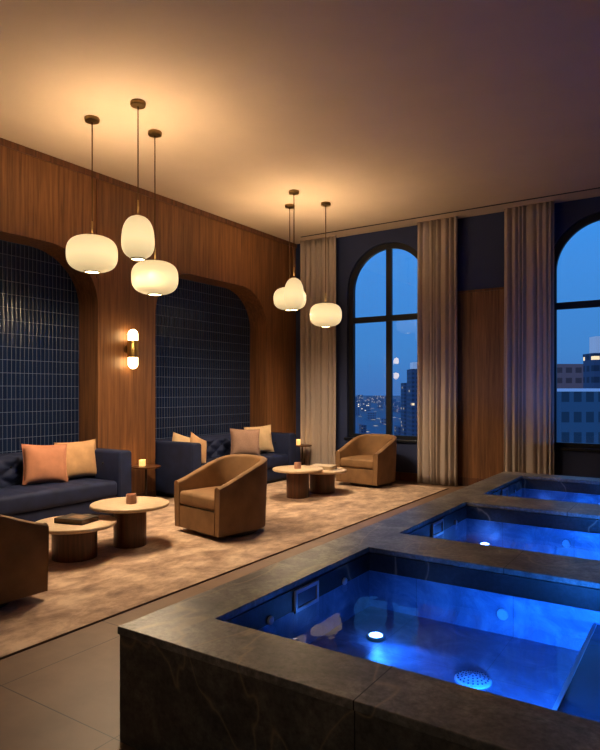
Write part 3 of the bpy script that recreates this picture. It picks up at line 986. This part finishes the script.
def votive(label, loc, r, h):
    t = thing('votive_holder', label, 'votive', loc, group='rose-brown votives on coffee tables')
    obj('cup', lathe([(r * 0.96, 0), (r, 0.006), (r, h - 0.004), (r - 0.003, h), (r - 0.008, h), (r - 0.008, h * 0.75), (0, h * 0.75)], 28), M['votive'], t)
    obj('wick', lathe([(0.002, h * 0.75), (0.002, h * 0.9)], 6), M['black'], t)
votive('rose-brown votive cup on the taller table near the left sofa', (-4.76, 4.17, RUGZ + 0.42), 0.05, 0.095)
votive('rose-brown votive cup on the taller table by the window armchair', (-4.90, 7.37, RUGZ + 0.42), 0.05, 0.09)

def book(label, loc, rz, w, d, h, cover, pic=None, group=None, pages=None):
    t = thing('book', label, 'book', loc, rz, group)
    bm = B()
    add_box(bm, -w / 2, w / 2, -d / 2, d / 2, 0, 0.004); add_box(bm, -w / 2, w / 2, -d / 2, d / 2, h - 0.004, h)
    add_box(bm, -w / 2, -w / 2 + 0.004, -d / 2, d / 2, 0.004, h - 0.004)
    co = obj('cover', bm, cover, t, smooth=False)
    obj('pages', box(-w / 2 + 0.004, w / 2 - 0.006, -d / 2 + 0.006, d / 2 - 0.006, 0.004, h - 0.004), pages or M['paper'], t, smooth=False)
    if pic:
        obj('cover_picture', box(-w * 0.22, w * 0.32, -d * 0.24, d * 0.26, h, h + 0.0008), pic, co, smooth=False)
book('dark grey picture book lying on the lower table near the left sofa', (-4.87, 3.62, RUGZ + 0.325), 0.25, 0.31, 0.24, 0.045, M['cover_dark'], M['cover_photo'], pages=simple('brown_page_edges', srgb(120, 100, 80), 0.8))
book('thick pale book lying on the lower table by the window armchair', (-4.86, 8.02, RUGZ + 0.35), 0.2, 0.35, 0.29, 0.055, M['cover_pale'])

# ------------------------------------------------------------------ pendants
UPW, DNW = 12.0, 32.0
def light(name, kind, loc, energy, color, size=0.1, rot=None, **kw):
    ld = bpy.data.lights.new(name, kind); ld.energy = energy; ld.color = color
    if kind == 'AREA': ld.size = size
    else: ld.shadow_soft_size = size
    for k, v in kw.items(): setattr(ld, k, v)
    lo = bpy.data.objects.new(name, ld); COL.objects.link(lo); lo.location = loc
    if rot is not None: lo.rotation_euler = rot
    return lo
def pendant(label, x, y, zc, w, h, kind):
    t = thing('pendant_lamp', label, 'pendant lamp', (x, y, HC), group='opal glass pendant lamps')
    zt = zc + h / 2 - HC
    zb = zc - h / 2 - HC
    obj('canopy', lathe([(0.0, 0), (0.072, 0), (0.075, -0.006), (0.075, -0.032), (0.07, -0.04), (0.012, -0.044), (0, -0.044)], 32, cap=False), M['brass'], t)
    obj('rod', lathe([(0.006, zt + 0.14), (0.006, -0.04)], 10), M['cord'], t)
    obj('stem', lathe([(0.008, zt - 0.004), (0.008, zt + 0.15), (0.006, zt + 0.155)], 14), M['brass'], t)
    prof = []
    n = 26
    rm = 0.30 * w / 2 if kind == 'wide' else 0.42 * w / 2
    for i in range(n + 1):
        f = -1 + 2 * i / n
        if kind == 'wide':
            rr = (1 - abs(f) ** 2.7) ** (1 / 3.0)
        else:
            rr = (1 - abs(f) ** 2.8) ** (1 / 2.5) * (0.97 - 0.10 * f)
            rr *= 1 - 0.03 * f * f
        prof.append((max(w / 2 * rr, rm if f < 0 else 0.03), zc - HC + h / 2 * f))
    sd = obj('shade', lathe(prof, 48, cap=False), M['opal'], t)
    obj('collar', lathe([(rm + 0.004, zb - 0.008), (rm + 0.006, zb), (rm + 0.004, zb + 0.012), (rm - 0.006, zb + 0.008), (rm - 0.006, zb - 0.006)], 36, cap=False), M['brass'], sd)
    obj('mouth_diffuser', lathe([(rm - 0.006, zb - 0.003), (0, zb - 0.006)], 36, cap=False), M['opal_base'], sd)
    up = light('pendant_uplight', 'AREA', (x, y, HC + zt + 0.03), UPW, (1.0, 0.70, 0.40), 0.26, (PI, 0, 0), shape='DISK')
    if y < 6:
        light('pendant_downlight', 'AREA', (x, y, HC + zb - 0.012), DNW, (1.0, 0.76, 0.50), 2 * rm, (0, 0, 0), shape='DISK')
    else:
        light('pendant_downlight', 'SPOT', (x, y, HC + zb - 0.012), DNW * 3.0, (1.0, 0.76, 0.50), 0.0, (0, 0, 0), spot_size=2.9, spot_blend=1.0)
    obj('cap', lathe([(0.034, zt - 0.006), (0.03, zt + 0.008), (0, zt + 0.012)], 20), M['brass'], sd)
pendant('wide flattened opal pendant hung leftmost, over the left sofa tables', -5.32, 4.14, 2.975, 0.515, 0.37, 'wide')
pendant('tall egg-shaped opal pendant in the nearer cluster', -4.65, 4.16, 3.06, 0.325, 0.425, 'tall')
pendant('wide flattened opal pendant hung lowest in the nearer cluster', -5.03, 4.74, 2.79, 0.505, 0.36, 'wide')
pendant('tall egg-shaped opal pendant in the far cluster, overlapping a wide one', -4.87, 7.23, 2.93, 0.29, 0.45, 'tall')
pendant('wide opal pendant partly hidden behind the tall one of the far cluster', -5.29, 7.74, 2.96, 0.50, 0.34, 'wide')
pendant('wide opal pendant hung in front of the curtain, rightmost of far cluster', -4.78, 7.955, 2.70, 0.485, 0.35, 'wide')

# ------------------------------------------------------------------ wall sconce
t = thing('wall_sconce', 'brass wall sconce with two glowing opal tubes on the wood pillar', 'wall lamp', (XL, 5.717, 2.12))
obj('back_plate', disc_on((1, 0, 0), (0.0, 0, 0), 0.06, 0.02, 0.004), M['brass'], t)
obj('arm', add_tube(B(), [(0.015, 0, 0), (0.08, 0, 0)], 0.015, 12), M['brass'], t)
obj('sleeve', lathe([(0.055, -0.115), (0.074, -0.115), (0.076, -0.11), (0.076, 0.11), (0.074, 0.115), (0.055, 0.115)], 32, (0.12, 0, 0)), M['brass_bright'], t)
for s in (-1, 1):
    prof = [(0.066, 0.10), (0.066, 0.20)] + [(0.066 * math.cos(a), 0.20 + 0.068 * math.sin(a)) for a in [PI / 2 * i / 8 for i in range(1, 9)]]
    prof = [(max(r, 0.0), s * z) for r, z in prof]
    obj('opal_tube', lathe(prof, 28, (0.12, 0, 0), cap=False), M['opal_sconce'], t)

# ------------------------------------------------------------------ the city beyond the glass
GZ = -48.0
bm = B()
bm.faces.new([bm.verts.new(p) for p in ((-4500, 30, GZ), (2500, 30, GZ), (2500, 6000, GZ), (-4500, 6000, GZ))])
struct('ground', bm, ground_mat(), smooth=False)
f_px, ct, st = 613.7, 0.8348, 0.5505
def toward(u, d):
    r = (u - 300) / f_px * d
    return (-st * d + ct * r, ct * d + st * r)
def zat(v, d):
    return EYE + (391 - v) / f_px * d
YAW = math.radians(33.4)
M['lit_window'] = emit_mat('warm_lit_window', (1.0, 0.62, 0.25, 1), 0.9)
MC = {  # facade tints and glow carry painted distance haze
    'far': city_mat('haze_tinted_far_facade', srgb(52, 84, 124), (1.0, 0.85, 0.6, 1), 0.7, 4.0, 4.0, 0.90, 0.6),
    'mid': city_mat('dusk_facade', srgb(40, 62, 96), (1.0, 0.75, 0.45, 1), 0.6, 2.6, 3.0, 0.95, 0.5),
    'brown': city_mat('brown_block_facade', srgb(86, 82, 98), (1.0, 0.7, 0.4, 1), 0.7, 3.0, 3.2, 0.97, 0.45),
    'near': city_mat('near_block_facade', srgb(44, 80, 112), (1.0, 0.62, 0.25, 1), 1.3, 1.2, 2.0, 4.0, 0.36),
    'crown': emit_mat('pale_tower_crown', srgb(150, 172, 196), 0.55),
    'ledge': emit_mat('glowing_roof_ledge', srgb(120, 155, 196), 0.6),  # ledge brightness put in as emission, not a lamp
}
def building(label, u0, u1, v, d, mat, depth=18, group='buildings of the city skyline', crown=None, ledge=False):
    w = (u1 - u0) / f_px * d
    x, y = toward((u0 + u1) / 2, d + depth / 2)
    h = zat(v, d) - GZ
    t = thing('building', label, 'building', (x, y, GZ), YAW, group)
    obj('tower_block', box(-w / 2, w / 2, -depth / 2, depth / 2, 0, h), mat, t, smooth=False)
    pt = 0.02 * w
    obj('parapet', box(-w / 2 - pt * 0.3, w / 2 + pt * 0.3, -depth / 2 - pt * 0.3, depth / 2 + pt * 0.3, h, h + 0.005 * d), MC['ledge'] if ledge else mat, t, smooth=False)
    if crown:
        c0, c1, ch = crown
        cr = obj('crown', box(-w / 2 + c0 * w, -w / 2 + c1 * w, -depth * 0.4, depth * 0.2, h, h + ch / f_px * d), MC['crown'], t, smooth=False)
        obj('crown_window', box(-w / 2 + (c0 + 0.45 * (c1 - c0)) * w, -w / 2 + (c0 + 0.62 * (c1 - c0)) * w, -depth * 0.4 - 0.05, -depth * 0.4, h + 0.15 * ch / f_px * d, h + 0.85 * ch / f_px * d), M['black'], cr, smooth=False)
    return t
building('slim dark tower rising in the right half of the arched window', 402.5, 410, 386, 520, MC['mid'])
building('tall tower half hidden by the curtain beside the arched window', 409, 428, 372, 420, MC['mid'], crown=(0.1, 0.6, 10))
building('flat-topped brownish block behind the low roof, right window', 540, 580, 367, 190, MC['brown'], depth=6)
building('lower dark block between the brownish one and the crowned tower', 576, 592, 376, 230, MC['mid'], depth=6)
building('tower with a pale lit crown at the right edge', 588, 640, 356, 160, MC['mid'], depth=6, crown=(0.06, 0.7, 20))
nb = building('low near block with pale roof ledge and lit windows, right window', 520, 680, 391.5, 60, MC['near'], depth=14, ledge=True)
w_near = (680 - 520) / f_px * 60
for u, v, wd in ((582, 422, 0.55), (599, 423, 0.45), (577, 402, 0.35)):
    xx = (u - 600) / f_px * 60; zz = zat(v, 60) - GZ
    obj('lit_window', box(xx - wd, xx + wd, -7.06, -7.0, zz - 0.22, zz + 0.22), M['lit_window'], nb, smooth=False)
rr = random.Random(11)
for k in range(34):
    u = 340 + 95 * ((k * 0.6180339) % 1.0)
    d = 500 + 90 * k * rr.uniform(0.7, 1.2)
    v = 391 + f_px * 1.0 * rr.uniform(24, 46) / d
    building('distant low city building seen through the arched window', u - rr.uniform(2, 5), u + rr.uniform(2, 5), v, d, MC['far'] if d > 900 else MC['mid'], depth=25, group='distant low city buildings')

# ------------------------------------------------------------------ light
w = bpy.data.worlds.new('dusk'); SC.world = w; w.use_nodes = True
nt = w.node_tree
bg = nt.nodes['Background']
tc = N(nt, 'ShaderNodeTexCoord'); sp = N(nt, 'ShaderNodeSeparateXYZ')
L(nt, tc.outputs['Generated'], sp.inputs[0])
L(nt, ramp(nt, sp.outputs['Z'], [(0.0, (0.050, 0.15, 0.38, 1)), (0.06, (0.052, 0.19, 0.45, 1)), (0.25, (0.045, 0.23, 0.59, 1)), (0.8, (0.03, 0.13, 0.45, 1))]), bg.inputs['Color'])
bg.inputs['Strength'].default_value = 1.3

for k, P in enumerate(POOL):
    lx, ly, lz = P['lamp']
    y0, y1 = PY[1 + 2 * k], PY[2 + 2 * k]
    # the lamp's own beam, thrown low across the floor, and its halo
    light('pool_lamp_halo', 'POINT', (lx + 0.02, ly - 0.03, lz + 0.07), 1.0, (0.06, 0.28, 1.0), 0.01)
    d = Vector((0.42, -0.24, -0.13))
    light('pool_lamp_beam', 'SPOT', (lx - 0.02, ly + 0.01, lz + 0.14), 34.0, (0.03, 0.22, 1.0), 0.05, d.to_track_quat('-Z', 'Y').to_euler(), spot_size=1.25, spot_blend=1.0)
    # unseen fill spots added under the near coping to brighten the basin
    for lx2, pw in ((-0.55, 3.0), (0.1, 4.0), (0.9, 4.0)):
        light('pool_fill_light', 'SPOT', (lx2, y0 + 0.06, WZ - 0.05), pw * 85, (0.02, 0.24, 1.0), 0.03, Vector((0.35, 1, -0.6)).to_track_quat('-Z', 'Y').to_euler(), spot_size=2.4, spot_blend=0.8)

light('rear_fill_light', 'SPOT', (-0.8, -2.4, 3.2), 60.0, (1.0, 0.80, 0.6), 0.15, Vector((0.0, 4.2, -2.9)).to_track_quat('-Z', 'Y').to_euler(), spot_size=0.9, spot_blend=1.0)  # added fill behind the camera, no fixture; brightens the pool front
# ------------------------------------------------------------------ camera
cd = bpy.data.cameras.new('camera')
cam = bpy.data.objects.new('camera', cd); COL.objects.link(cam)
cam.location = (0, 0, EYE)
cam.rotation_euler = (PI / 2, 0, YAW)
cd.sensor_fit = 'HORIZONTAL'; cd.sensor_width = 36.0
cd.lens = 36.0 * f_px / 600.0
cd.shift_y = 16.0 / 600.0
cd.clip_end = 8000
cd.clip_start = 0.05
SC.camera = cam

SC.view_settings.view_transform = 'Standard'
SC.view_settings.look = 'None'
SC.view_settings.exposure = 0.14
SC.view_settings.gamma = 0.92
SC.cycles.use_denoising = True
SC.cycles.max_bounces = 10
SC.cycles.transparent_max_bounces = 12
SC.cycles.sample_clamp_indirect = 6.0
SC.cycles.caustics_reflective = False
SC.cycles.caustics_refractive = False
